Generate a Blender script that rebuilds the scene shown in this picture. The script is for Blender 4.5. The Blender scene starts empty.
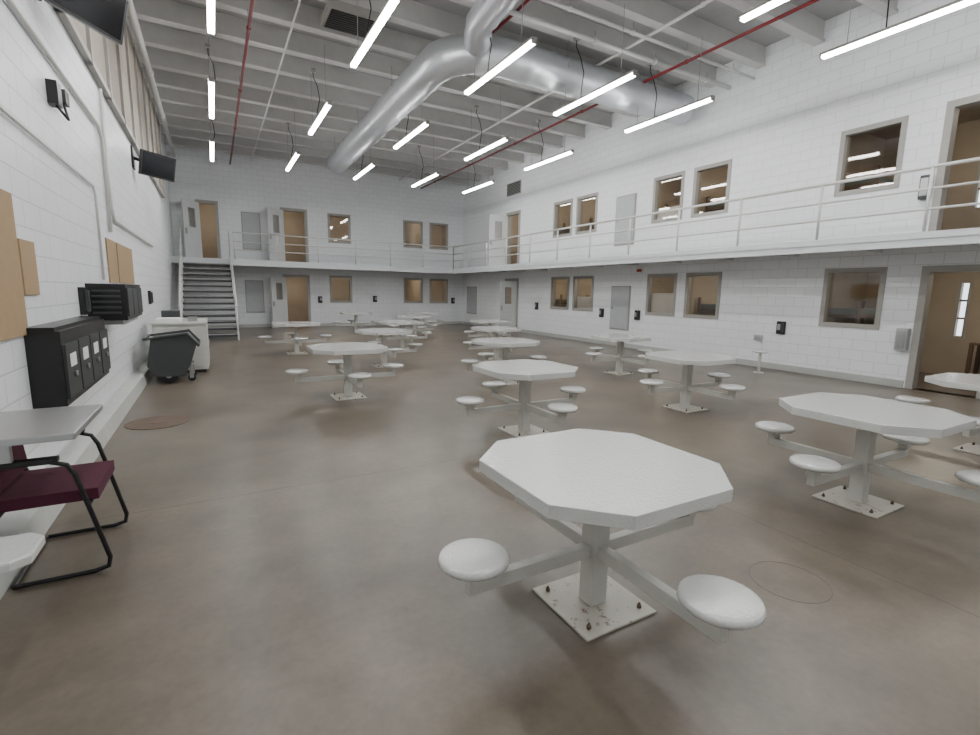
import bpy, math, random
from mathutils import Matrix, Vector
random.seed(3)
# ------------------------------------------------------------------ camera
F=487.0
vp1=Vector((213-490,367-287,-F)).normalized()
vp2=Vector((1370-490,367-308,-F)).normalized()
ey=vp1; ex=(vp2-ey*vp2.dot(ey)).normalized(); ez=ex.cross(ey)
R=Matrix((ex,ey,ez)); H=1.58
cam=bpy.data.cameras.new('camera'); co=bpy.data.objects.new('camera',cam); bpy.context.collection.objects.link(co)
co.matrix_world=Matrix.Translation((0,0,H))@R.to_4x4()
cam.sensor_width=36; cam.lens=F/980*36; cam.clip_start=.05
bpy.context.scene.camera=co
# ------------------------------------------------------------------ dims
XL,XR,YF,YB=-1.2,10.85,22.1,-4.0
ZC,ZB=7.0,6.6            # ceiling, joist underside
DT,DB=2.62,2.40          # deck
DX,DY=9.56,20.5          # deck edges
# ------------------------------------------------------------------ materials
def newmat(name):
    m=bpy.data.materials.new(name); m.use_nodes=True
    nt=m.node_tree; return m,nt,nt.nodes['Principled BSDF']
def N(nt,t,**k):
    n=nt.nodes.new(t)
    for a,b in k.items():
        if a in n.inputs: n.inputs[a].default_value=b
        else: setattr(n,a,b)
    return n
def c4(c): return (c[0],c[1],c[2],1)
def mat(name,c,rough=.5,metal=0,var=.08,scale=6,bump=0,bscale=80):
    m,nt,b=newmat(name)
    tc=N(nt,'ShaderNodeTexCoord'); no=N(nt,'ShaderNodeTexNoise',Scale=scale,Detail=4.0)
    nt.links.new(tc.outputs['Object'],no.inputs['Vector'])
    mx=N(nt,'ShaderNodeMix',data_type='RGBA'); nt.links.new(no.outputs['Fac'],mx.inputs['Factor'])
    mx.inputs[6].default_value=c4([x*(1-var) for x in c]); mx.inputs[7].default_value=c4([min(1,x*(1+var)) for x in c])
    nt.links.new(mx.outputs[2],b.inputs['Base Color'])
    b.inputs['Roughness'].default_value=rough; b.inputs['Metallic'].default_value=metal
    if bump:
        n2=N(nt,'ShaderNodeTexNoise',Scale=bscale,Detail=2.0); nt.links.new(tc.outputs['Object'],n2.inputs['Vector'])
        bp=N(nt,'ShaderNodeBump',Strength=bump,Distance=.01); nt.links.new(n2.outputs['Fac'],bp.inputs['Height']); nt.links.new(bp.outputs[0],b.inputs['Normal'])
    return m
def emit(name,c,s):
    m,nt,b=newmat(name); b.inputs['Base Color'].default_value=c4(c); b.inputs['Emission Color'].default_value=c4(c); b.inputs['Emission Strength'].default_value=s; return m
def block_mat(name,ax,c):
    m,nt,b=newmat(name)
    tc=N(nt,'ShaderNodeTexCoord'); sp=N(nt,'ShaderNodeSeparateXYZ'); cb=N(nt,'ShaderNodeCombineXYZ')
    nt.links.new(tc.outputs['Object'],sp.inputs[0]); nt.links.new(sp.outputs[ax],cb.inputs[0]); nt.links.new(sp.outputs[2],cb.inputs[1])
    br=N(nt,'ShaderNodeTexBrick'); br.offset=.5
    br.inputs['Scale'].default_value=1; br.inputs['Brick Width'].default_value=.4; br.inputs['Row Height'].default_value=.2
    br.inputs['Mortar Size'].default_value=.006; br.inputs['Mortar Smooth'].default_value=.6
    br.inputs['Color1'].default_value=c4(c); br.inputs['Color2'].default_value=c4([x*.97 for x in c]); br.inputs['Mortar'].default_value=c4([x*.73 for x in c])
    nt.links.new(cb.outputs[0],br.inputs['Vector'])
    no=N(nt,'ShaderNodeTexNoise',Scale=.8,Detail=5.0); nt.links.new(tc.outputs['Object'],no.inputs['Vector'])
    mr=N(nt,'ShaderNodeMapRange'); mr.inputs['To Min'].default_value=.92; mr.inputs['To Max'].default_value=1.03; nt.links.new(no.outputs['Fac'],mr.inputs['Value'])
    mu=N(nt,'ShaderNodeMix',data_type='RGBA',blend_type='MULTIPLY'); mu.inputs['Factor'].default_value=1
    nt.links.new(br.outputs['Color'],mu.inputs[6]); nt.links.new(mr.outputs[0],mu.inputs[7]); nt.links.new(mu.outputs[2],b.inputs['Base Color'])
    n2=N(nt,'ShaderNodeTexNoise',Scale=60.0,Detail=2.0); nt.links.new(tc.outputs['Object'],n2.inputs['Vector'])
    iv=N(nt,'ShaderNodeMath',operation='MULTIPLY_ADD'); nt.links.new(br.outputs['Fac'],iv.inputs[0]); iv.inputs[1].default_value=-1; nt.links.new(n2.outputs['Fac'],iv.inputs[2])
    bp=N(nt,'ShaderNodeBump',Strength=.55,Distance=.006); nt.links.new(iv.outputs[0],bp.inputs['Height']); nt.links.new(bp.outputs[0],b.inputs['Normal'])
    b.inputs['Roughness'].default_value=.36
    return m
def floor_mat():
    m,nt,b=newmat('polished_concrete'); L=nt.links.new
    tc=N(nt,'ShaderNodeTexCoord')
    off=N(nt,'ShaderNodeMapping'); off.inputs['Location'].default_value=(3.1,7.3,.37); L(tc.outputs['Object'],off.inputs[0])
    a=N(nt,'ShaderNodeTexNoise',Scale=.9,Detail=5.0,Roughness=.52); L(off.outputs[0],a.inputs['Vector'])
    r=N(nt,'ShaderNodeValToRGB'); L(a.outputs['Fac'],r.inputs[0])
    r.color_ramp.elements[0].position=.2; r.color_ramp.elements[0].color=(.066,.052,.036,1)
    r.color_ramp.elements[1].position=.80; r.color_ramp.elements[1].color=(.190,.160,.122,1)
    d=N(nt,'ShaderNodeTexNoise',Scale=3.4,Detail=6.0,Roughness=.55); L(off.outputs[0],d.inputs['Vector'])
    mr=N(nt,'ShaderNodeMapRange'); mr.inputs['From Min'].default_value=.1; mr.inputs['From Max'].default_value=.9; mr.inputs['To Min'].default_value=.60; mr.inputs['To Max'].default_value=1.38; L(d.outputs['Fac'],mr.inputs['Value'])
    mu=N(nt,'ShaderNodeMix',data_type='RGBA',blend_type='MULTIPLY'); mu.inputs['Factor'].default_value=1; L(r.outputs[0],mu.inputs[6]); L(mr.outputs[0],mu.inputs[7])
    f=N(nt,'ShaderNodeTexNoise',Scale=26.0,Detail=4.0,Roughness=.6); L(off.outputs[0],f.inputs['Vector'])
    mr2=N(nt,'ShaderNodeMapRange'); mr2.inputs['To Min'].default_value=.76; mr2.inputs['To Max'].default_value=1.24; L(f.outputs['Fac'],mr2.inputs['Value'])
    mu2=N(nt,'ShaderNodeMix',data_type='RGBA',blend_type='MULTIPLY'); mu2.inputs['Factor'].default_value=1; L(mu.outputs[2],mu2.inputs[6]); L(mr2.outputs[0],mu2.inputs[7])
    mp=N(nt,'ShaderNodeMapping'); mp.inputs['Location'].default_value=(1.3,.55,0); L(tc.outputs['Object'],mp.inputs[0])
    br=N(nt,'ShaderNodeTexBrick'); br.offset=0
    for k,v in (('Scale',1),('Brick Width',4.6),('Row Height',4.6),('Mortar Size',.005),('Mortar Smooth',.3)): br.inputs[k].default_value=v
    wn=N(nt,'ShaderNodeVectorMath',operation='MULTIPLY_ADD'); wn.inputs[1].default_value=(.03,.03,0); L(d.outputs['Color'],wn.inputs[0]); L(mp.outputs[0],wn.inputs[2])
    L(wn.outputs[0],br.inputs['Vector'])
    fa=N(nt,'ShaderNodeMath',operation='MULTIPLY'); fa.inputs[1].default_value=.75; L(br.outputs['Fac'],fa.inputs[0])
    m3=N(nt,'ShaderNodeMix',data_type='RGBA'); L(fa.outputs[0],m3.inputs['Factor']); L(mu2.outputs[2],m3.inputs[6]); m3.inputs[7].default_value=(.03,.024,.02,1)
    L(m3.outputs[2],b.inputs['Base Color'])
    rr=N(nt,'ShaderNodeMapRange'); rr.inputs['From Min'].default_value=.2; rr.inputs['From Max'].default_value=.8; rr.inputs['To Min'].default_value=.29; rr.inputs['To Max'].default_value=.38; L(d.outputs['Fac'],rr.inputs['Value']); L(rr.outputs[0],b.inputs['Roughness'])
    b.inputs['IOR'].default_value=1.58
    return m
def glass_mat():
    m,nt,b=newmat('window_glass'); L=nt.links.new
    g=N(nt,'ShaderNodeBsdfGlossy'); g.inputs['Roughness'].default_value=.03; g.inputs['Color'].default_value=(.9,.9,.9,1)
    t=N(nt,'ShaderNodeBsdfTransparent'); t.inputs['Color'].default_value=(.88,.86,.83,1)
    lw=N(nt,'ShaderNodeLayerWeight'); lw.inputs['Blend'].default_value=.5
    pw=N(nt,'ShaderNodeMath',operation='POWER'); L(lw.outputs['Facing'],pw.inputs[0]); pw.inputs[1].default_value=4
    ma=N(nt,'ShaderNodeMath',operation='MULTIPLY_ADD'); L(pw.outputs[0],ma.inputs[0]); ma.inputs[1].default_value=.75; ma.inputs[2].default_value=.05
    mx=N(nt,'ShaderNodeMixShader'); L(ma.outputs[0],mx.inputs[0]); L(t.outputs[0],mx.inputs[1]); L(g.outputs[0],mx.inputs[2])
    L(mx.outputs[0],nt.nodes['Material Output'].inputs['Surface']); return m
def rusty_mat():
    m,nt,b=newmat('chipped_white_paint'); L=nt.links.new
    tc=N(nt,'ShaderNodeTexCoord'); n=N(nt,'ShaderNodeTexNoise',Scale=14.0,Detail=8.0,Roughness=.75); L(tc.outputs['Object'],n.inputs['Vector'])
    r=N(nt,'ShaderNodeValToRGB'); L(n.outputs['Fac'],r.inputs[0])
    r.color_ramp.elements[0].position=.36; r.color_ramp.elements[0].color=(.16,.08,.045,1); r.color_ramp.elements[1].position=.44; r.color_ramp.elements[1].color=(.50,.48,.42,1)
    L(r.outputs[0],b.inputs['Base Color']); b.inputs['Roughness'].default_value=.4; return m
def top_mat():
    m,nt,b=newmat('textured_white_coating'); L=nt.links.new
    tc=N(nt,'ShaderNodeTexCoord'); v=N(nt,'ShaderNodeTexNoise',Scale=70.0,Detail=1.5); L(tc.outputs['Object'],v.inputs['Vector'])
    bp=N(nt,'ShaderNodeBump',Strength=.5,Distance=.006); L(v.outputs['Fac'],bp.inputs['Height']); L(bp.outputs[0],b.inputs['Normal'])
    b.inputs['Base Color'].default_value=(.58,.59,.57,1); b.inputs['Roughness'].default_value=.07; b.inputs['IOR'].default_value=1.75; return m
M={}
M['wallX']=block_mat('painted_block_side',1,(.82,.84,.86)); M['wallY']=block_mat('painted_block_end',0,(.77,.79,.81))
M['floor']=floor_mat(); M['glass']=glass_mat(); M['rust']=rusty_mat(); M['top']=top_mat()
M['ceil']=mat('ceiling_paint',(.36,.36,.355),.7); M['joist']=mat('joist_paint',(.51,.51,.495),.6)
M['white']=mat('white_gloss_paint',(.57,.57,.53),.3,bump=.1,bscale=60)
M['deck']=mat('deck_edge_paint',(.62,.64,.66),.4); M['rail']=mat('rail_paint',(.60,.60,.58),.35)
M['frame']=mat('door_frame_grey',(.32,.31,.285),.45); M['leaf']=mat('door_leaf_grey',(.62,.64,.64),.4)
M['panel']=mat('access_panel_grey',(.40,.42,.43),.45)
M['duct']=mat('galvanised_steel',(.60,.62,.65),.36,.65,.06)
M['red']=mat('red_sprinkler_pipe',(.18,.010,.014),.4); M['black']=mat('black_plastic',(.008,.008,.009),.35)
M['screen']=mat('tv_screen',(.008,.009,.012),.12); M['cork']=mat('tan_board',(.34,.235,.13),.8,var=.12,scale=20)
M['acoustic']=mat('acoustic_panel',(.36,.32,.27),.95,var=.18,scale=14,bump=.5)
M['steel']=mat('stainless_steel',(.40,.41,.41),.3,.7); M['maroon']=mat('maroon_fabric',(.07,.009,.026),.9,var=.2,scale=90,bump=.4,bscale=300)
M['dgrey']=mat('dark_grey_plastic',(.040,.045,.045),.5); M['cellwall']=mat('cell_wall_tan',(.37,.31,.24),.7,var=.15,scale=2); M['cellfloor']=mat('cell_floor',(.12,.09,.07),.4)
M['tread']=mat('stair_tread',(.055,.055,.057),.9); M['nose']=mat('stair_nosing',(.32,.32,.32),.7)
M['base']=mat('baseboard_grey',(.42,.43,.41),.5); M['curb']=mat('curb_paint',(.50,.51,.48),.45,var=.15)
M['rustflat']=mat('rusty_plate',(.12,.08,.055),.6,.1,.35,9); M['paper']=mat('white_label',(.75,.75,.75),.6)
M['brown']=mat('bunk_brown_paint',(.11,.06,.035),.45); M['mattress']=mat('mattress_green',(.10,.13,.12),.7)
M['led']=emit('led_lens',(1,.99,.98),63); M['warm']=emit('warm_strip_lens',(1,.90,.74),38); M['exit']=mat('exit_sign_red',(.40,.03,.02),.5)
M['wire']=mat('wire_grey',(.30,.30,.30),.5); M['concrete']=mat('patch_concrete',(.10,.082,.062),.4)
# ------------------------------------------------------------------ mesh builder
class B:
    def __init__(s): s.v=[]; s.f=[]; s.m=[]; s.mats=[]; s.sm=[]
    def mi(s,k):
        if k not in s.mats: s.mats.append(k)
        return s.mats.index(k)
    def add(s,vs,fs,k,smooth=False,T=None):
        o=len(s.v); s.v+= [tuple(T@Vector(p)) if T else tuple(p) for p in vs]
        i=s.mi(k)
        for f in fs: s.f.append([o+q for q in f]); s.m.append(i); s.sm.append(smooth)
    def box(s,x0,x1,y0,y1,z0,z1,k,T=None):
        v=[(x,y,z) for x in(x0,x1) for y in(y0,y1) for z in(z0,z1)]
        s.add(v,[(0,1,3,2),(4,6,7,5),(0,4,5,1),(2,3,7,6),(0,2,6,4),(1,5,7,3)],k,False,T)
    def sweep(s,pts,r,k,n=12,caps=True,T=None):
        pts=[Vector(p) for p in pts]; rs=r if isinstance(r,list) else [r]*len(pts)
        vs=[];fs=[]; up=None
        for i,p in enumerate(pts):
            t=((pts[min(i+1,len(pts)-1)]-pts[max(i-1,0)])).normalized()
            if up is None: up=Vector((0,0,1)) if abs(t.z)<.9 else Vector((1,0,0))
            a=t.cross(up); 
            if a.length<1e-4: a=t.cross(Vector((1,0,0)))
            a.normalize(); b=a.cross(t).normalized(); up=b
            for j in range(n):
                q=2*math.pi*(j+.5)/n; vs.append(p+(a*math.cos(q)+b*math.sin(q))*rs[i])
        for i in range(len(pts)-1):
            for j in range(n): fs.append((i*n+j,i*n+(j+1)%n,(i+1)*n+(j+1)%n,(i+1)*n+j))
        s.add(vs,fs,k,n>5,T)
        if caps:
            o=len(s.v)-len(vs); i=s.mi(k)
            s.f.append([o+j for j in range(n)][::-1]); s.m.append(i); s.sm.append(False)
            s.f.append([o+(len(pts)-1)*n+j for j in range(n)]); s.m.append(i); s.sm.append(False)
    def tube(s,a,b,r,k,n=10,T=None): s.sweep([a,b],r,k,n,True,T)
    def lathe(s,prof,c,k,n=32):
        vs=[];fs=[]
        for (r,z) in prof:
            for j in range(n):
                q=2*math.pi*j/n; vs.append((c[0]+r*math.cos(q),c[1]+r*math.sin(q),c[2]+z))
        for i in range(len(prof)-1):
            for j in range(n): fs.append((i*n+j,i*n+(j+1)%n,(i+1)*n+(j+1)%n,(i+1)*n+j))
        s.add(vs,fs,k,True)
    def prism(s,poly,z0,z1,k):
        n=len(poly); vs=[(x,y,z0) for x,y in poly]+[(x,y,z1) for x,y in poly]
        s.add(vs,[tuple(range(n))[::-1],tuple(range(n,2*n))]+[(i,(i+1)%n,n+(i+1)%n,n+i) for i in range(n)],k)
    def build(s,name,loc=(0,0,0),bevel=0,seg=2,link=True):
        me=bpy.data.meshes.new(name); me.from_pydata(s.v,[],s.f); me.update()
        for k in s.mats: me.materials.append(M[k])
        me.polygons.foreach_set('material_index',s.m); me.polygons.foreach_set('use_smooth',s.sm)
        o=bpy.data.objects.new(name,me); o.location=loc; bpy.context.collection.objects.link(o)
        if bevel:
            b=o.modifiers.new('bevel','BEVEL'); b.width=bevel; b.segments=seg; b.limit_method='ANGLE'; b.angle_limit=math.radians(40)
        return o
def inst(o,name,loc):
    n=bpy.data.objects.new(name,o.data); n.location=loc; bpy.context.collection.objects.link(n)
    for m in o.modifiers:
        b=n.modifiers.new('bevel','BEVEL'); b.width=m.width; b.segments=m.segments; b.limit_method='ANGLE'; b.angle_limit=m.angle_limit
    return n
def W(side,a,z,d):
    if side=='R': return (XR-d,a,z)
    if side=='L': return (XL+d,a,z)
    return (a,YF-d,z)
def wbox(b,side,a0,a1,z0,z1,d0,d1,k):
    p=W(side,a0,z0,d0); q=W(side,a1,z1,d1)
    b.box(min(p[0],q[0]),max(p[0],q[0]),min(p[1],q[1]),max(p[1],q[1]),z0,z1,k)
def wall(name,side,a0,a1,z0,z1,holes,k,th=.2):
    As=sorted(set([a0,a1]+[h[0] for h in holes]+[h[1] for h in holes])); Zs=sorted(set([z0,z1]+[h[2] for h in holes]+[h[3] for h in holes]))
    b=B()
    for i in range(len(As)-1):
        for j in range(len(Zs)-1):
            ca,cz=(As[i]+As[i+1])/2,(Zs[j]+Zs[j+1])/2
            if any(h[0]<ca<h[1] and h[2]<cz<h[3] for h in holes): continue
            for d in (0,-th): b.add([W(side,As[i],Zs[j],d),W(side,As[i+1],Zs[j],d),W(side,As[i+1],Zs[j+1],d),W(side,As[i],Zs[j+1],d)],[(0,1,2,3)],k)
    for h in holes+[(a0,a1,z0,z1)]:
        c=[(h[0],h[2]),(h[1],h[2]),(h[1],h[3]),(h[0],h[3])]
        for i in range(4):
            p,q=c[i],c[(i+1)%4]
            b.add([W(side,p[0],p[1],0),W(side,q[0],q[1],0),W(side,q[0],q[1],-th),W(side,p[0],p[1],-th)],[(0,1,2,3)],k)
    return b.build(name)
# ------------------------------------------------------------------ openings
WL,WH=(1.05,2.15),(3.60,4.76)
winR=[(4.42,5.42),(7.8,8.78),(9.13,10.1),(12.44,13.42),(13.7,14.7)]
winF=[(4.45,5.35),(7.8,8.7),(9.1,10.0)]
dR=[(2.85,3.82),(17.0,17.95)]; dRu=[(2.85,3.82),(17.0,17.95)]
dF_lo=[(2.6,3.55)]; dF_up=[(-.35,.3),(2.6,3.55)]
holesR=[(a,b,*z) for a,b in winR for z in(WL,WH)]+[(a,b,0,2.12) for a,b in dR]+[(a,b,DT,4.80) for a,b in dRu]
holesF=[(a,b,*z) for a,b in winF for z in(WL,WH)]+[(a,b,0,2.12) for a,b in dF_lo]+[(a,b,DT,4.80) for a,b in dF_up]
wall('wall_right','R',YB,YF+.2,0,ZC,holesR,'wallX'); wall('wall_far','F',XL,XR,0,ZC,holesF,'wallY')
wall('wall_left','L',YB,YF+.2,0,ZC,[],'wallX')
b=B(); b.box(XL-.2,XR+.2,YB-.2,YB,0,ZC,'wallY'); b.build('wall_back')
b=B(); b.box(XL-.2,XR+.2,YB-.2,YF+.2,-.15,0,'floor'); b.build('floor')
b=B(); b.box(XL-.2,XR+.2,YB-.2,YF+.2,ZC,ZC+.15,'ceil'); 
y=YB+.4
while y<YF-.2:
    b.box(XL+.01,XR-.01,y,y+.12,ZB+.05,ZC-.001,'joist'); b.box(XL+.01,XR-.01,y-.04,y+.16,ZB,ZB+.05,'joist'); y+=1.2
b.build('ceiling')
# cells behind right and far walls
b=B(); x0,x1=XR+.2,XR+2.8
for (z0,z1) in((0,DB),(DT,5.2)):
    b.box(x0,x1,YB,YF+.2,z0-.1,z0,'cellfloor'); b.box(x0,x1,YB,YF+.2,z1,z1+.1,'cellwall')
    ys=sorted([4.05,6.9,9.9,13.0,15.5,18.4]); prev=YB
    for yy in ys:
        b.box(x1,x1+.1,prev,yy,z0,z1,'cellwall'); b.box(x1,x1+.1,yy,yy+.12,z0,z0+.85,'cellwall'); b.box(x1,x1+.1,yy,yy+.12,z0+1.95,z1,'cellwall'); prev=yy+.12
        for q in(1.2,1.57): b.box(x1+.02,x1+.06,yy,yy+.12,z0+q,z0+q+.04,'brown')
        b.box(x1-.02,x1,yy-.05,yy,z0+.8,z0+2.0,'frame'); b.box(x1-.02,x1,yy+.12,yy+.17,z0+.8,z0+2.0,'frame')
    b.box(x1,x1+.1,prev,YF+.2,z0,z1,'cellwall')
    for yy in(-.5,1.9,5.9,8.95,11.2,13.56,15.8,18.8): b.box(x0+.01,x1,yy,yy+.08,z0,z1,'cellwall')
    b.box(x0,x1,YB-.1,YB,z0,z1,'cellwall'); b.box(x0,x1,YF+.2,YF+.3,z0,z1,'cellwall')
b.build('wall_cells_right')
b=B(); y0,y1=YF+.2,YF+2.8
for (z0,z1) in((0,DB),(DT,5.2)):
    b.box(XL-.2,XR+.2,y0,y1,z0-.1,z0,'cellfloor'); b.box(XL-.2,XR+.2,y0,y1,z1,z1+.1,'cellwall'); b.box(XL-.2,XR+.2,y1,y1+.1,z0,z1,'cellwall')
    for xx in(XL-.2,1.2,4.0,6.5,8.86,XR+.1): b.box(xx,xx+.08,y0+.01,y1,z0,z1,'cellwall')
b.build('wall_cells_far')
def bunk(x,y,z,T=None):
    b=B(); L=1.9
    for px in(0,L):
        for py in(0,.75): b.box(px-.03,px+.03,py-.03,py+.03,0,1.55,'brown')
    for h in(.4,1.2):
        b.box(0,L,-.02,.77,h,h+.06,'brown'); b.box(.04,L-.04,.02,.73,h+.061,h+.17,'mattress')
    b.build('bunk_bed',(x,y,z+.001))
for z in(0,DT):
    for yy in(5.05,8.1,10.2,12.7,14.95): bunk(XR+.65,yy,z)
    b=B(); b.box(0,.5,0,.6,.72,.76,'brown'); b.box(.44,.5,0,.06,0,.72,'brown'); b.box(.44,.5,.54,.6,0,.72,'brown'); b.box(0,.06,0,.06,0,.72,'brown'); b.box(0,.06,.54,.6,0,.72,'brown')
    b.box(.2,.5,.05,.55,.761,1.2,'cellwall'); b.build('cell_desk',(XR+2.25,3.15,z+.001))
for z in(DB-.03,5.17):
    for yy in(-.2+1.6,3.6,7.6,9.9,12.4,14.6,17.5,20.4):
        b=B(); b.box(XR+.9,XR+1.05,yy-.45,yy+.45,z-.05,z,'warm'); b.box(XR+.87,XR+1.08,yy-.47,yy+.47,z,z+.028,'white'); b.build('cell_ceiling_light')
    for xx in(0,3.0,5.2,7.9,9.7):
        b=B(); b.box(xx-.45,xx+.45,YF+1.1,YF+1.25,z-.05,z,'warm'); b.box(xx-.47,xx+.47,YF+1.07,YF+1.28,z,z+.028,'white'); b.build('cell_ceiling_light')
# ------------------------------------------------------------------ windows & doors
wi=0
def window(side,a0,a1,z0,z1,board=0):
    global wi; wi+=1; b=B(); f=.055
    wbox(b,side,a0-.03,a0+f,z0-.03,z1+.03,-.16,.02,'frame'); wbox(b,side,a1-f,a1+.03,z0-.03,z1+.03,-.16,.02,'frame')
    wbox(b,side,a0+f,a1-f,z0-.03,z0+f,-.16,.02,'frame'); wbox(b,side,a0+f,a1-f,z1-f,z1+.03,-.16,.02,'frame')
    wbox(b,side,a0+f,a1-f,z0+f,z1-f,-.09,-.082,'glass')
    if board: wbox(b,side,a0+f,a1-f,z0+f,z0+f+(z1-z0-2*f)*board,-.13,-.12,'paper')
    b.build('window_%d'%wi)
for i,(a,c) in enumerate(winR):
    window('R',a,c,*WL,board={2:.55,3:.4}.get(i,0)); window('R',a,c,*WH,board=.3 if i==2 else 0)
for i,(a,c) in enumerate(winF): window('F',a,c,*WL); window('F',a,c,*WH)
di=0
def door(side,a0,a1,z0,z1,hinge=None,ang=90,into=1):
    """frame + optional leaf swung into the hall"""
    global di; di+=1; b=B(); f=.06
    wbox(b,side,a0-.05,a0+f,z0+.002,z1+.05,-.17,.03,'frame'); wbox(b,side,a1-f,a1+.05,z0+.002,z1+.05,-.17,.03,'frame'); wbox(b,side,a0+f,a1-f,z1-f,z1+.05,-.17,.03,'frame')
    if hinge:
        w=max(.8,a1-a0-2*f) if z0>1 else a1-a0-2*f; h=z1-z0-f-.02
        hp=a0+f if hinge=='lo' else a1-f
        p=Vector(W(side,hp,z0+.015,.035))
        if side=='F': base=0 if hinge=='lo' else math.pi; sgn=-1 if hinge=='lo' else 1
        else: base=math.pi/2 if hinge=='lo' else -math.pi/2; sgn=1 if hinge=='lo' else -1
        T=Matrix.Translation(p)@Matrix.Rotation(base+sgn*math.radians(ang),4,'Z')
        b.box(0,w*.3,-.022,.022,0,h,'leaf',T); b.box(w*.7,w,-.022,.022,0,h,'leaf',T)
        b.box(w*.3,w*.7,-.022,.022,0,h*.55,'leaf',T); b.box(w*.3,w*.7,-.022,.022,h*.88,h,'leaf',T)
        b.box(w*.3,w*.7,-.004,.004,h*.55,h*.88,'glass',T)
        b.box(w*.86,w*.95,-.05,.05,h*.42,h*.52,'steel',T)
    b.build('door_%d'%di)
door('R',2.85,3.82,0,2.12); door('R',2.85,3.82,DT,4.80)
door('R',17.0,17.95,0,2.12,'lo',95); door('R',17.0,17.95,DT,4.80,'hi',95)
door('F',2.6,3.55,0,2.12,'lo',140); door('F',2.6,3.55,DT,4.80,'lo',140); door('F',-.35,.3,DT,4.80,'lo',130)
def panel(side,a0,a1,z0,z1):
    b=B(); wbox(b,side,a0,a1,z0,z1,0.001,.025,'frame'); wbox(b,side,a0+.04,a1-.04,z0+.04,z1-.04,.025,.04,'panel')
    wbox(b,side,a1-.12,a1-.08,(z0+z1)/2-.05,(z0+z1)/2+.05,.04,.06,'steel'); b.build('access_panel')
panel('R',10.75,11.55,.52,1.85); panel('R',10.75,11.55,3.05,4.5); panel('R',20.6,21.6,.55,1.85); panel('F',1.12,1.8,.6,1.9); panel('F',1.12,1.8,3.1,4.55)
b=B(); wbox(b,'R',16.95,18.0,5.5,6.0,0.001,.03,'frame')
for i in range(8): wbox(b,'R',17.0,17.95,5.54+i*.055,5.57+i*.055,.03,.05,'dgrey')
b.build('wall_vent')
# ------------------------------------------------------------------ deck (walkway) + railing
b=B(); e=.004
b.box(DX,XR-e,YB+e,YF-e,DT-.06,DT,'deck'); b.box(XL+e,DX,DY,YF-e,DT-.06,DT,'deck')
b.box(DX,DX+.06,YB+e,DY+.06,DB,DT-.06,'deck'); b.box(XL+e,DX,DY,DY+.06,DB,DT-.06,'deck')
b.box(DX-.02,DX,YB+e,DY,DT-.1,DT,'deck'); b.box(XL+e,DX-.02,DY-.02,DY,DT-.1,DT,'deck')
for i in range(17): yy=YB+1+i*1.5; b.box(DX+.06,XR-e,yy,yy+.06,DB+.04,DT-.06,'deck')
for i in range(7): xx=XL+.6+i*1.5; b.box(xx,xx+.06,DY+.06,YF-e,DB+.04,DT-.06,'deck')
b.build('mezzanine_walkway')
b=B(); rx,ry=DX+.03,DY+.03; n=8; sx=.72
for z,r in((3.58,.026),(3.26,.019),(2.96,.019)):
    b.tube((rx,YB+.1,z),(rx,ry,z),r,'rail',n); b.tube((sx,ry,z),(rx,ry,z),r,'rail',n)
yy=ry
while yy>YB: b.tube((rx,yy,DT+.001),(rx,yy,3.58),.024,'rail',n); yy-=1.55
xx=rx
while xx>sx: b.tube((xx,ry,DT+.001),(xx,ry,3.58),.024,'rail',n); xx-=1.47
b.build('walkway_railing')
# ------------------------------------------------------------------ stairs
b=B(); yb,yt=16.9,DY-.03; xl,xr=-.9,.62; nr=14; rise=DT/nr; run=(yt-yb)/(nr-1)
for i in range(nr-1):
    z=rise*(i+1); y=yb+run*i; b.box(xl+.04,xr-.04,y,y+run+.02,z-.09,z,'tread'); b.box(xl+.04,xr-.04,y-.006,y,z-.03,z+.002,'nose')
for x in(xl,xr-.04):
    poly=[(yb-.15,0.001),(yb+.2,0.001),(yt,DT-.33),(yt,DT),(yt-.25,DT),(yb-.15,.2)]
    vs=[(x,p[0],p[1]) for p in poly]+[(x+.04,p[0],p[1]) for p in poly]; m=len(poly)
    b.add(vs,[tuple(range(m))[::-1],tuple(range(m,2*m))]+[(i,(i+1)%m,m+(i+1)%m,m+i) for i in range(m)],'rail')
    xx=x+.02
    for h,r in((.92,.024),(.5,.018)):
        b.sweep([(xx,yb-.1,h+.1),(xx,yb,h+.12),(xx,yt,DT+h)],r,'rail',8)
    for t in(0,.33,.66,1): b.tube((xx,yb-.05+t*(yt-yb),t*DT+.05),(xx,yb-.05+t*(yt-yb),t*DT+1.0),.02,'rail',8)
b.build('metal_staircase')
# ------------------------------------------------------------------ trims
b=B(); wbox(b,'R',3.9,16.9,.001,.13,0.001,.03,'base'); wbox(b,'R',18.05,YF-.05,.001,.13,0.001,.03,'base'); wbox(b,'R',YB+.01,2.78,.001,.13,0.001,.03,'base'); b.build('baseboard_right')
b=B(); b.box(XL+.2,2.5,YF-.03,YF-.001,.001,.13,'base'); b.box(3.65,XR-.04,YF-.03,YF-.001,.001,.13,'base'); b.build('baseboard_far')
b=B(); vs=[]; P=[(XL+.001,.001),(XL+.17,.001),(XL+.15,.17),(XL+.001,.19)]
for yy in(YB+.01,YF-.05): vs+=[(p[0],yy,p[1]) for p in P]
b.add(vs,[(0,1,2,3),(7,6,5,4)]+[(i,(i+1)%4,4+(i+1)%4,4+i) for i in range(4)],'curb'); b.build('trim_1')
b=B(); y=4.1
while y<17.5:
    wbox(b,'L',y+.04,y+1.26,4.33,6.45,.001,.05,'acoustic'); wbox(b,'L',y-.04,y+.04,4.25,6.53,.001,.09,'frame'); y+=1.3
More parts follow.
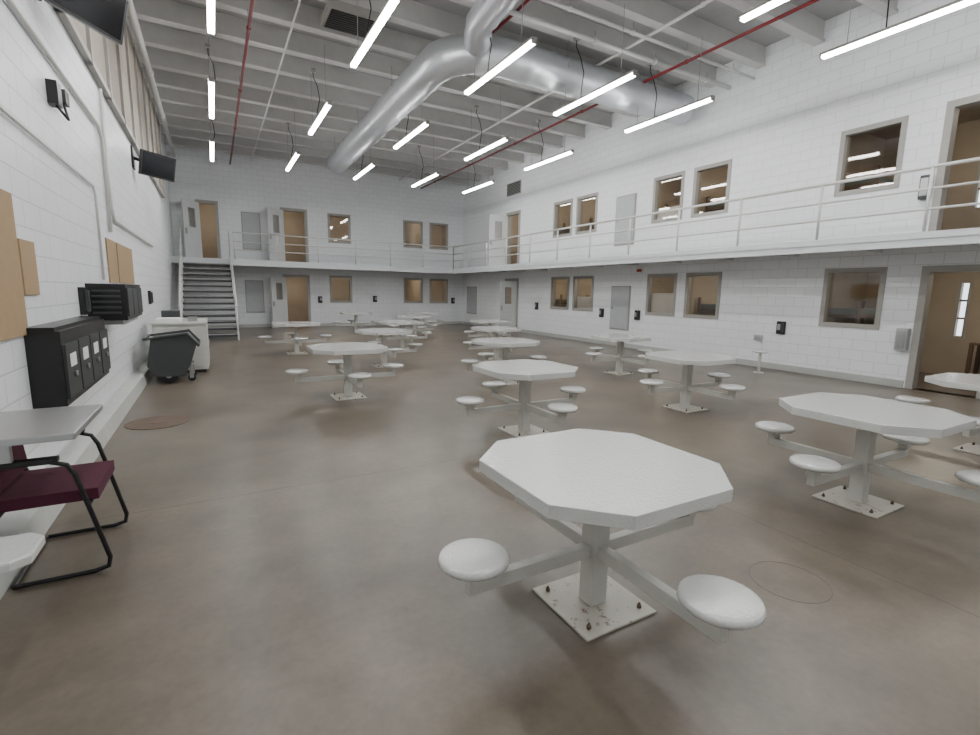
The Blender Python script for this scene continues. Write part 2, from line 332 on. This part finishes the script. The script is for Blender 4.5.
wbox(b,'L',4.1,y,4.25,4.33,.001,.08,'frame'); wbox(b,'L',4.1,y,6.45,6.53,.001,.08,'frame'); wbox(b,'L',y-.04,y+.04,4.25,6.53,.001,.09,'frame')
b.build('acoustic_wall_panels')
# ------------------------------------------------------------------ dining tables
b=B(); s_,c_=.525,.235
b.prism([(-s_+c_,-s_),(s_-c_,-s_),(s_,-s_+c_),(s_,s_-c_),(s_-c_,s_),(-s_+c_,s_),(-s_,s_-c_),(-s_,-s_+c_)],.70,.76,'top')
b.box(-.3,.3,-.03,.03,.67,.699,'white'); b.box(-.03,.03,-.3,.3,.66,.698,'white')
b.box(-.05,.05,-.05,.05,.013,.70,'white'); b.box(-.225,.225,-.225,.225,.001,.013,'rust')
for x in(-.165,.165):
    for y in(-.165,.165): b.tube((x,y,.013),(x,y,.03),.013,'rustflat',6); b.tube((x,y,.03),(x,y,.042),.007,'rustflat',6)
for dx,dy in((1,0),(-1,0),(0,1),(0,-1)):
    w=.025
    if dx: b.box(*sorted((dx*.05,dx*.73)),-w,w,.27,.335,'white')
    else: b.box(-w,w,*sorted((dy*.05,dy*.73)),.27,.335,'white')
    cx,cy=dx*.70,dy*.70
    b.box(cx-.035,cx+.035,cy-.035,cy+.035,.335,.405,'white')
    b.lathe([(0,.402),(.10,.402),(.145,.41),(.156,.422),(.157,.434),(.150,.446),(.13,.452),(0,.453)],(cx,cy,0),'top')
tb=b.build('dining_table',(1.625,1.75,0),bevel=.006)
for p in [(4.33,1.74),(7.06,1.73),(3.04,4.56),(5.75,4.53),(1.67,7.25),(4.4,7.25),(7.12,7.25),(3.07,10),(5.8,10),(1.72,12.8),(4.45,12.8),(7.2,12.8),(5.85,15.6),(4.55,18.2),(7.25,18.2)]:
    inst(tb,'dining_table',(p[0],p[1],0))
# ------------------------------------------------------------------ linear pendant lights
b=B(); zl=5.36
b.box(-.042,.042,-1.13,1.13,-.04,.0,'led'); b.box(-.05,.05,-1.16,1.16,0.0,.04,'frame'); b.box(-.045,.045,-1.16,-1.13,-.045,0,'frame'); b.box(-.045,.045,1.13,1.16,-.045,0,'frame')
for y in(-.8,.8): b.tube((0,y,.04),(0,y,ZB-zl-.005),.006,'wire',6)
b.sweep([(0,.3,.04),(.03,.32,.25),(.10,.36,.55),(.08,.45,.85),(.0,.5,1.05),(0,.5,ZB-zl-.005)],.01,'black',6)
b.box(-.05,.05,.45,.55,ZB-zl-.07,ZB-zl-.006,'frame')
first=None
for X in(.2,2.3,4.45,6.55,8.6):
    for Y in(-.65,3.6,7.85,12.1,16.4):
        if first is None: first=b.build('linear_pendant_light',(X,Y,zl))
        else: inst(first,'linear_pendant_light',(X,Y,zl))
# ------------------------------------------------------------------ duct
def dense(pts,step=.1):
    o=[]
    for i in range(len(pts)-1):
        a,c=Vector(pts[i]),Vector(pts[i+1]); n=max(1,int((c-a).length/step))
        for j in range(n): o.append(a.lerp(c,j/n))
    o.append(Vector(pts[-1])); return o
def ribs(n,r,every=6,amp=.016): return [r+(amp if i%every==0 else 0) for i in range(n)]
b=B(); zd=6.08
arc=[(4.15+1.0-1.0*math.cos(t),9.85-1.0*math.sin(t),zd) for t in [i*math.pi/16 for i in range(9)]]
p=dense([(4.15,18.8,zd),(4.15,9.85,zd)],.1)[:-1]+[Vector(q) for q in arc]+dense([(5.15,8.85,zd),(10.3,8.85,zd)],.1)[1:]
b.sweep(p,ribs(len(p),.34),'duct',28)
p=dense([(4.7,9.1,zd+.02),(4.3,8.2,zd+.12),(4.2,7.0,zd+.14),(4.2,-3.0,zd+.14)],.1); b.sweep(p,ribs(len(p),.24),'duct',24)
for (x,y) in((4.15,17.5),(4.15,14.5),(4.15,11.5)):
    for dx in(-.34,.34): b.tube((x+dx,y,zd),(x+dx,y,ZB-.01),.006,'wire',6)
for x in(6.5,9):
    for dy in(-.34,.34): b.tube((x,8.85+dy,zd),(x,8.85+dy,ZB-.01),.006,'wire',6)
b.build('ventilation_duct')
def pipe(name,pts,r,k,hang=None):
    b=B(); b.sweep(pts,r,k,10)
    if hang:
        a,c=Vector(pts[0]),Vector(pts[-1])
        for i in range(hang):
            q=a.lerp(c,(i+.5)/hang); b.tube(q,(q.x,q.y,ZB-.005),.006,'wire',6); b.tube(q-(c-a).normalized()*.03,q+(c-a).normalized()*.03,r*1.35,k,10)
    return b.build(name)
for x in(.85,4.98,8.65): pipe('sprinkler_pipe',[(x,YB+.05,6.28 if x!=4.98 else 6.52),(x,YF-.02,6.28 if x!=4.98 else 6.52)],.03,'red',8)
pipe('ceiling_conduit',[(2.6,8.0,6.42),(XR-.02,8.0,6.42)],.045,'rail',5); pipe('ceiling_conduit',[(3.4,7.4,6.42),(XR-.02,7.4,6.42)],.03,'rail',5)
pipe('ceiling_conduit',[(1.6,4.0,6.5),(1.6,YF-.02,6.5)],.018,'rail',6); pipe('ceiling_conduit',[(7.6,1.0,6.52),(7.6,YF-.02,6.52)],.03,'rail',6)
pipe('ceiling_conduit',[(XL+.25,YB+.02,6.3),(XL+.25,YF-.02,6.3)],.06,'rail',8)
b=B(); b.box(2.05,2.95,9.55,10.3,6.45,6.595,'frame')
for i in range(9): b.box(2.1,2.9,9.6+i*.075,9.65+i*.075,6.43,6.45,'black')
b.build('ceiling_air_grille')
# ------------------------------------------------------------------ left-wall things
def tv(name,c,w,h,yaw,tilt):
    b=B(); T=Matrix.Translation(c)@Matrix.Rotation(yaw,4,'Z')@Matrix.Rotation(tilt,4,'Y')
    b.box(-.03,.03,-w/2,w/2,-h/2,h/2,'black',T); b.box(.03,.034,-w/2+.03,w/2-.03,-h/2+.03,h/2-.03,'screen',T); b.box(-.08,-.03,-w/4,w/4,-h/4,h/4,'black',T)
    b.sweep([Vector(c)-Vector((.07,0,0)),(XL+.02,c[1],c[2]+.1)],.03,'black',8); b.box(XL+.001,XL+.03,c[1]-.12,c[1]+.12,c[2]-.1,c[2]+.3,'black')
    b.build(name)
tv('wall_television',(-.84,6.0,4.16),.80,.48,math.radians(-35),math.radians(15))
tv('wall_television',(-.80,11.9,3.9),.72,.45,math.radians(-45),math.radians(12))
def board(a0,a1,z0,z1,name='cork_board'):
    b=B(); wbox(b,'L',a0,a1,z0,z1,.001,.02,'cork'); b.build(name,bevel=.003)
board(3.3,4.7,1.22,2.2); board(4.74,5.08,1.5,1.9); board(8.2,8.85,1.62,2.2); board(9.0,10.5,1.62,2.2)
pipe('wall_conduit',[(XL+.03,YB+.05,3.62),(XL+.03,8.3,3.62),(XL+.03,8.5,3.5),(XL+.03,8.5,2.3)],.022,'rail')
pipe('wall_conduit',[(XL+.03,8.75,4.2),(XL+.03,8.75,2.65),(XL+.03,8.9,2.5),(XL+.03,14.0,2.5)],.022,'rail')
pipe('wall_conduit',[(XL+.025,YB+.05,2.75),(XL+.025,7.6,2.75),(XL+.025,7.7,2.65),(XL+.025,7.7,1.65)],.014,'rail')
b=B(); b.box(XL+.001,XL+.08,6.05,6.2,3.2,3.4,'black'); b.box(XL+.001,XL+.08,6.35,6.5,3.3,3.42,'dgrey'); b.sweep([(XL+.05,6.1,3.2),(XL+.12,6.15,3.1),(XL+.05,6.4,3.3)],.012,'black',6); b.build('junction_box')
b=B(); ya,yb2=4.65,6.35; z0,z1=.68,1.24
b.box(XL+.001,XL+.2,ya,yb2,z0,z1,'black'); w=(yb2-ya)/4
for i in range(4):
    a=ya+i*w; b.box(XL+.2,XL+.22,a+.02,a+w-.02,z0+.05,z1-.1,'dgrey'); b.box(XL+.22,XL+.222,a+.12,a+w-.12,z0+.28,z0+.38,'paper'); b.tube((XL+.23,a+w*.5,z0+.2),(XL+.23,a+w*.5,z0+.24),.012,'steel',8)
b.box(XL+.001,XL+.17,ya,yb2,z1,z1+.03,'black'); b.build('wall_mailbox_bins',bevel=.005)
b=B(); b.box(XL+.001,XL+.35,6.75,8.05,1.2,1.6,'black')
for i in range(3): b.box(XL+.35,XL+.365,6.79+i*.42,7.17+i*.42,1.24,1.56,'dgrey')
for i in range(5): b.box(XL+.05,XL+.3,6.735,6.75,1.27+i*.06,1.295+i*.06,'dgrey')
b.box(XL+.001,XL+.3,6.8,8.0,1.15,1.2,'steel'); b.build('wall_tablet_charging_unit',bevel=.005)
def phone(side,a,z,name='wall_phone'):
    b=B(); wbox(b,side,a-.09,a+.09,z-.14,z+.14,.001,.05,'black'); wbox(b,side,a-.08,a-.03,z-.11,z+.11,.05,.085,'dgrey'); wbox(b,side,a,a+.07,z-.05,z+.08,.05,.06,'steel'); b.build(name,bevel=.006)
phone('L',6.5,1.42); phone('L',12.6,1.35); phone('R',6.2,.93); phone('R',10.42,1.0); phone('R',15.6,1.1); phone('R',11.95,1.0)
phone('F',4.0,1.15); phone('F',6.4,1.2); phone('F',10.3,1.15)
b=B(); wbox(b,'R',6.6,6.8,.6,.73,.001,.03,'panel'); wbox(b,'R',6.63,6.77,.63,.70,.03,.034,'steel'); b.build('outlet_cover')
b=B(); wbox(b,'R',3.9,4.08,.68,1.08,.002,.13,'panel'); wbox(b,'R',3.93,4.05,.72,1.04,.13,.15,'steel'); b.build('door_lock_box',bevel=.01)
b=B(); wbox(b,'R',3.9,4.05,3.3,3.7,.002,.13,'dgrey'); wbox(b,'R',3.92,4.03,3.35,3.65,.13,.15,'steel'); b.build('door_lock_box',bevel=.01)
b=B(); wbox(b,'R',10.3,10.55,2.22,2.36,.001,.05,'paper'); wbox(b,'R',10.33,10.52,2.25,2.33,.05,.055,'exit'); b.build('exit_sign')
b=B(); b.tube((0,0,.001),(0,0,.012),.1,'white',16); b.tube((0,0,.012),(0,0,.43),.03,'white',12)
b.lathe([(0,.43),(.12,.43),(.15,.44),(.155,.455),(.14,.47),(0,.472)],(0,0,0),'top'); b.build('pedestal_stool',(10.0,6.1,0))
b=B(); b.box(-1.0,-.16,10.5,11.9,.06,.9,'white'); b.box(-1.02,-.14,10.47,11.93,.9,.94,'white'); b.box(-.95,-.2,10.55,11.85,.002,.06,'dgrey')
for i in range(2): b.box(-.16,-.145,10.54+i*.68,11.18+i*.68,.1,.86,'white'); b.tube((-.13,11.1+i*.18,.4),(-.13,11.1+i*.18,.55),.01,'steel',8)
b.box(-.96,-.6,10.48,10.5,.12,.84,'white'); b.box(-.56,-.2,10.48,10.5,.12,.84,'white')
b.build('white_storage_cabinet',bevel=.006)
b=B(); b.box(-.95,-.55,10.7,11.2,.942,1.0,'paper'); b.box(-.9,-.6,11.3,11.6,.942,1.12,'dgrey'); b.box(-.45,-.3,10.8,11.0,.942,1.02,'steel'); b.build('stacked_supplies')
b=B(); 
prof=[(-1.0,.30),(-.93,.74),(-.42,.80),(-.30,.62),(-.40,.30),(-.5,.12),(-.9,.12)]
m=len(prof); vs=[(p[0],9.45,p[1]) for p in prof]+[(p[0],10.2,p[1]) for p in prof]
b.add(vs,[tuple(range(m)),tuple(range(m,2*m))[::-1]]+[(i,m+i,m+(i+1)%m,(i+1)%m) for i in range(m)],'dgrey')
b.sweep([(-1.01,9.43,.74),(-.42,9.43,.82),(-.27,9.43,.62),(-.27,10.22,.62),(-.42,10.22,.82),(-1.01,10.22,.74),(-1.01,9.43,.74)],.022,'dgrey',8)
for y in(9.5,10.1): b.tube((-.72,y-.035,.14),(-.72,y+.035,.14),.138,'black',20); b.tube((-.72,y-.04,.14),(-.72,y+.04,.14),.05,'steel',12)
for y in(9.6,10.05): b.tube((-.4,y-.02,.06),(-.4,y+.02,.06),.058,'black',14); b.box(-.43,-.37,y-.03,y+.03,.06,.3,'steel')
b.build('tilt_truck_cart',bevel=.012)
b=B(); b.tube((0,0,.0005),(0,0,.006),.32,'rustflat',40); b.tube((0,0,.0005),(0,0,.009),.08,'brown',24); b.build('floor_drain_cover',(-.66,6.75,0))
b=B(); b.lathe([(.20,.0005),(.20,.0012),(.203,.0012),(.203,.0005)],(0,0,0),'concrete',48); b.build('floor_cleanout_ring',(2.74,1.37,0))
# wall counter + stool
b=B(); b.box(XL+.001,-.64,3.04,3.74,.82,.855,'steel'); b.box(XL+.001,XL+.3,3.1,3.13,.72,.82,'steel'); b.box(XL+.001,XL+.3,3.62,3.65,.72,.82,'steel')
b.build('wall_counter',bevel=.006)
b=B(); b.box(XL+.16,-.95,2.70,2.74,.30,.36,'white'); b.box(XL+.001,XL+.16,2.66,2.78,.26,.42,'white'); b.box(-.97,-.90,2.68,2.76,.30,.40,'white')
b.prism([(-1.02,2.58),(-.80,2.58),(-.74,2.63),(-.74,2.82),(-.80,2.88),(-1.02,2.88),(-1.07,2.82),(-1.07,2.63)],.40,.445,'top')
b.build('wall_mounted_stool',bevel=.008)
# guest chair (sled base)
b=B(); r=.0125
for y in(3.24,3.84):
    b.sweep([(-1.0,y,.015),(-.66,y,.015),(-.60,y,.03),(-.59,y,.08),(-.70,y,.58),(-.73,y,.64),(-.80,y,.665),(-1.03,y,.665),(-1.10,y,.64),(-1.11,y,.6),(-1.03,y,.40)],r,'black',10)
    b.box(-1.05,-.76,y-.025,y+.025,.665,.69,'black')
b.tube((-1.0,3.24,.015),(-1.0,3.84,.015),r,'black',10); b.tube((-.66,3.24,.40),(-.66,3.84,.40),r,'black',10); b.tube((-1.03,3.24,.40),(-1.03,3.84,.40),r,'black',10)
b.box(-1.06,-.62,3.29,3.79,.41,.475,'maroon')
T=Matrix.Translation((-1.05,3.54,.50))@Matrix.Rotation(math.radians(-6),4,'Y'); b.box(-.025,.025,-.25,.25,0,.21,'maroon',T)
b.build('guest_armchair',bevel=.012,seg=3)
# ------------------------------------------------------------------ world (daylight behind slit windows)
w=bpy.data.worlds.new('w'); bpy.context.scene.world=w; w.use_nodes=True; w.node_tree.nodes['Background'].inputs[0].default_value=(.85,.93,1,1); w.node_tree.nodes['Background'].inputs[1].default_value=2.5
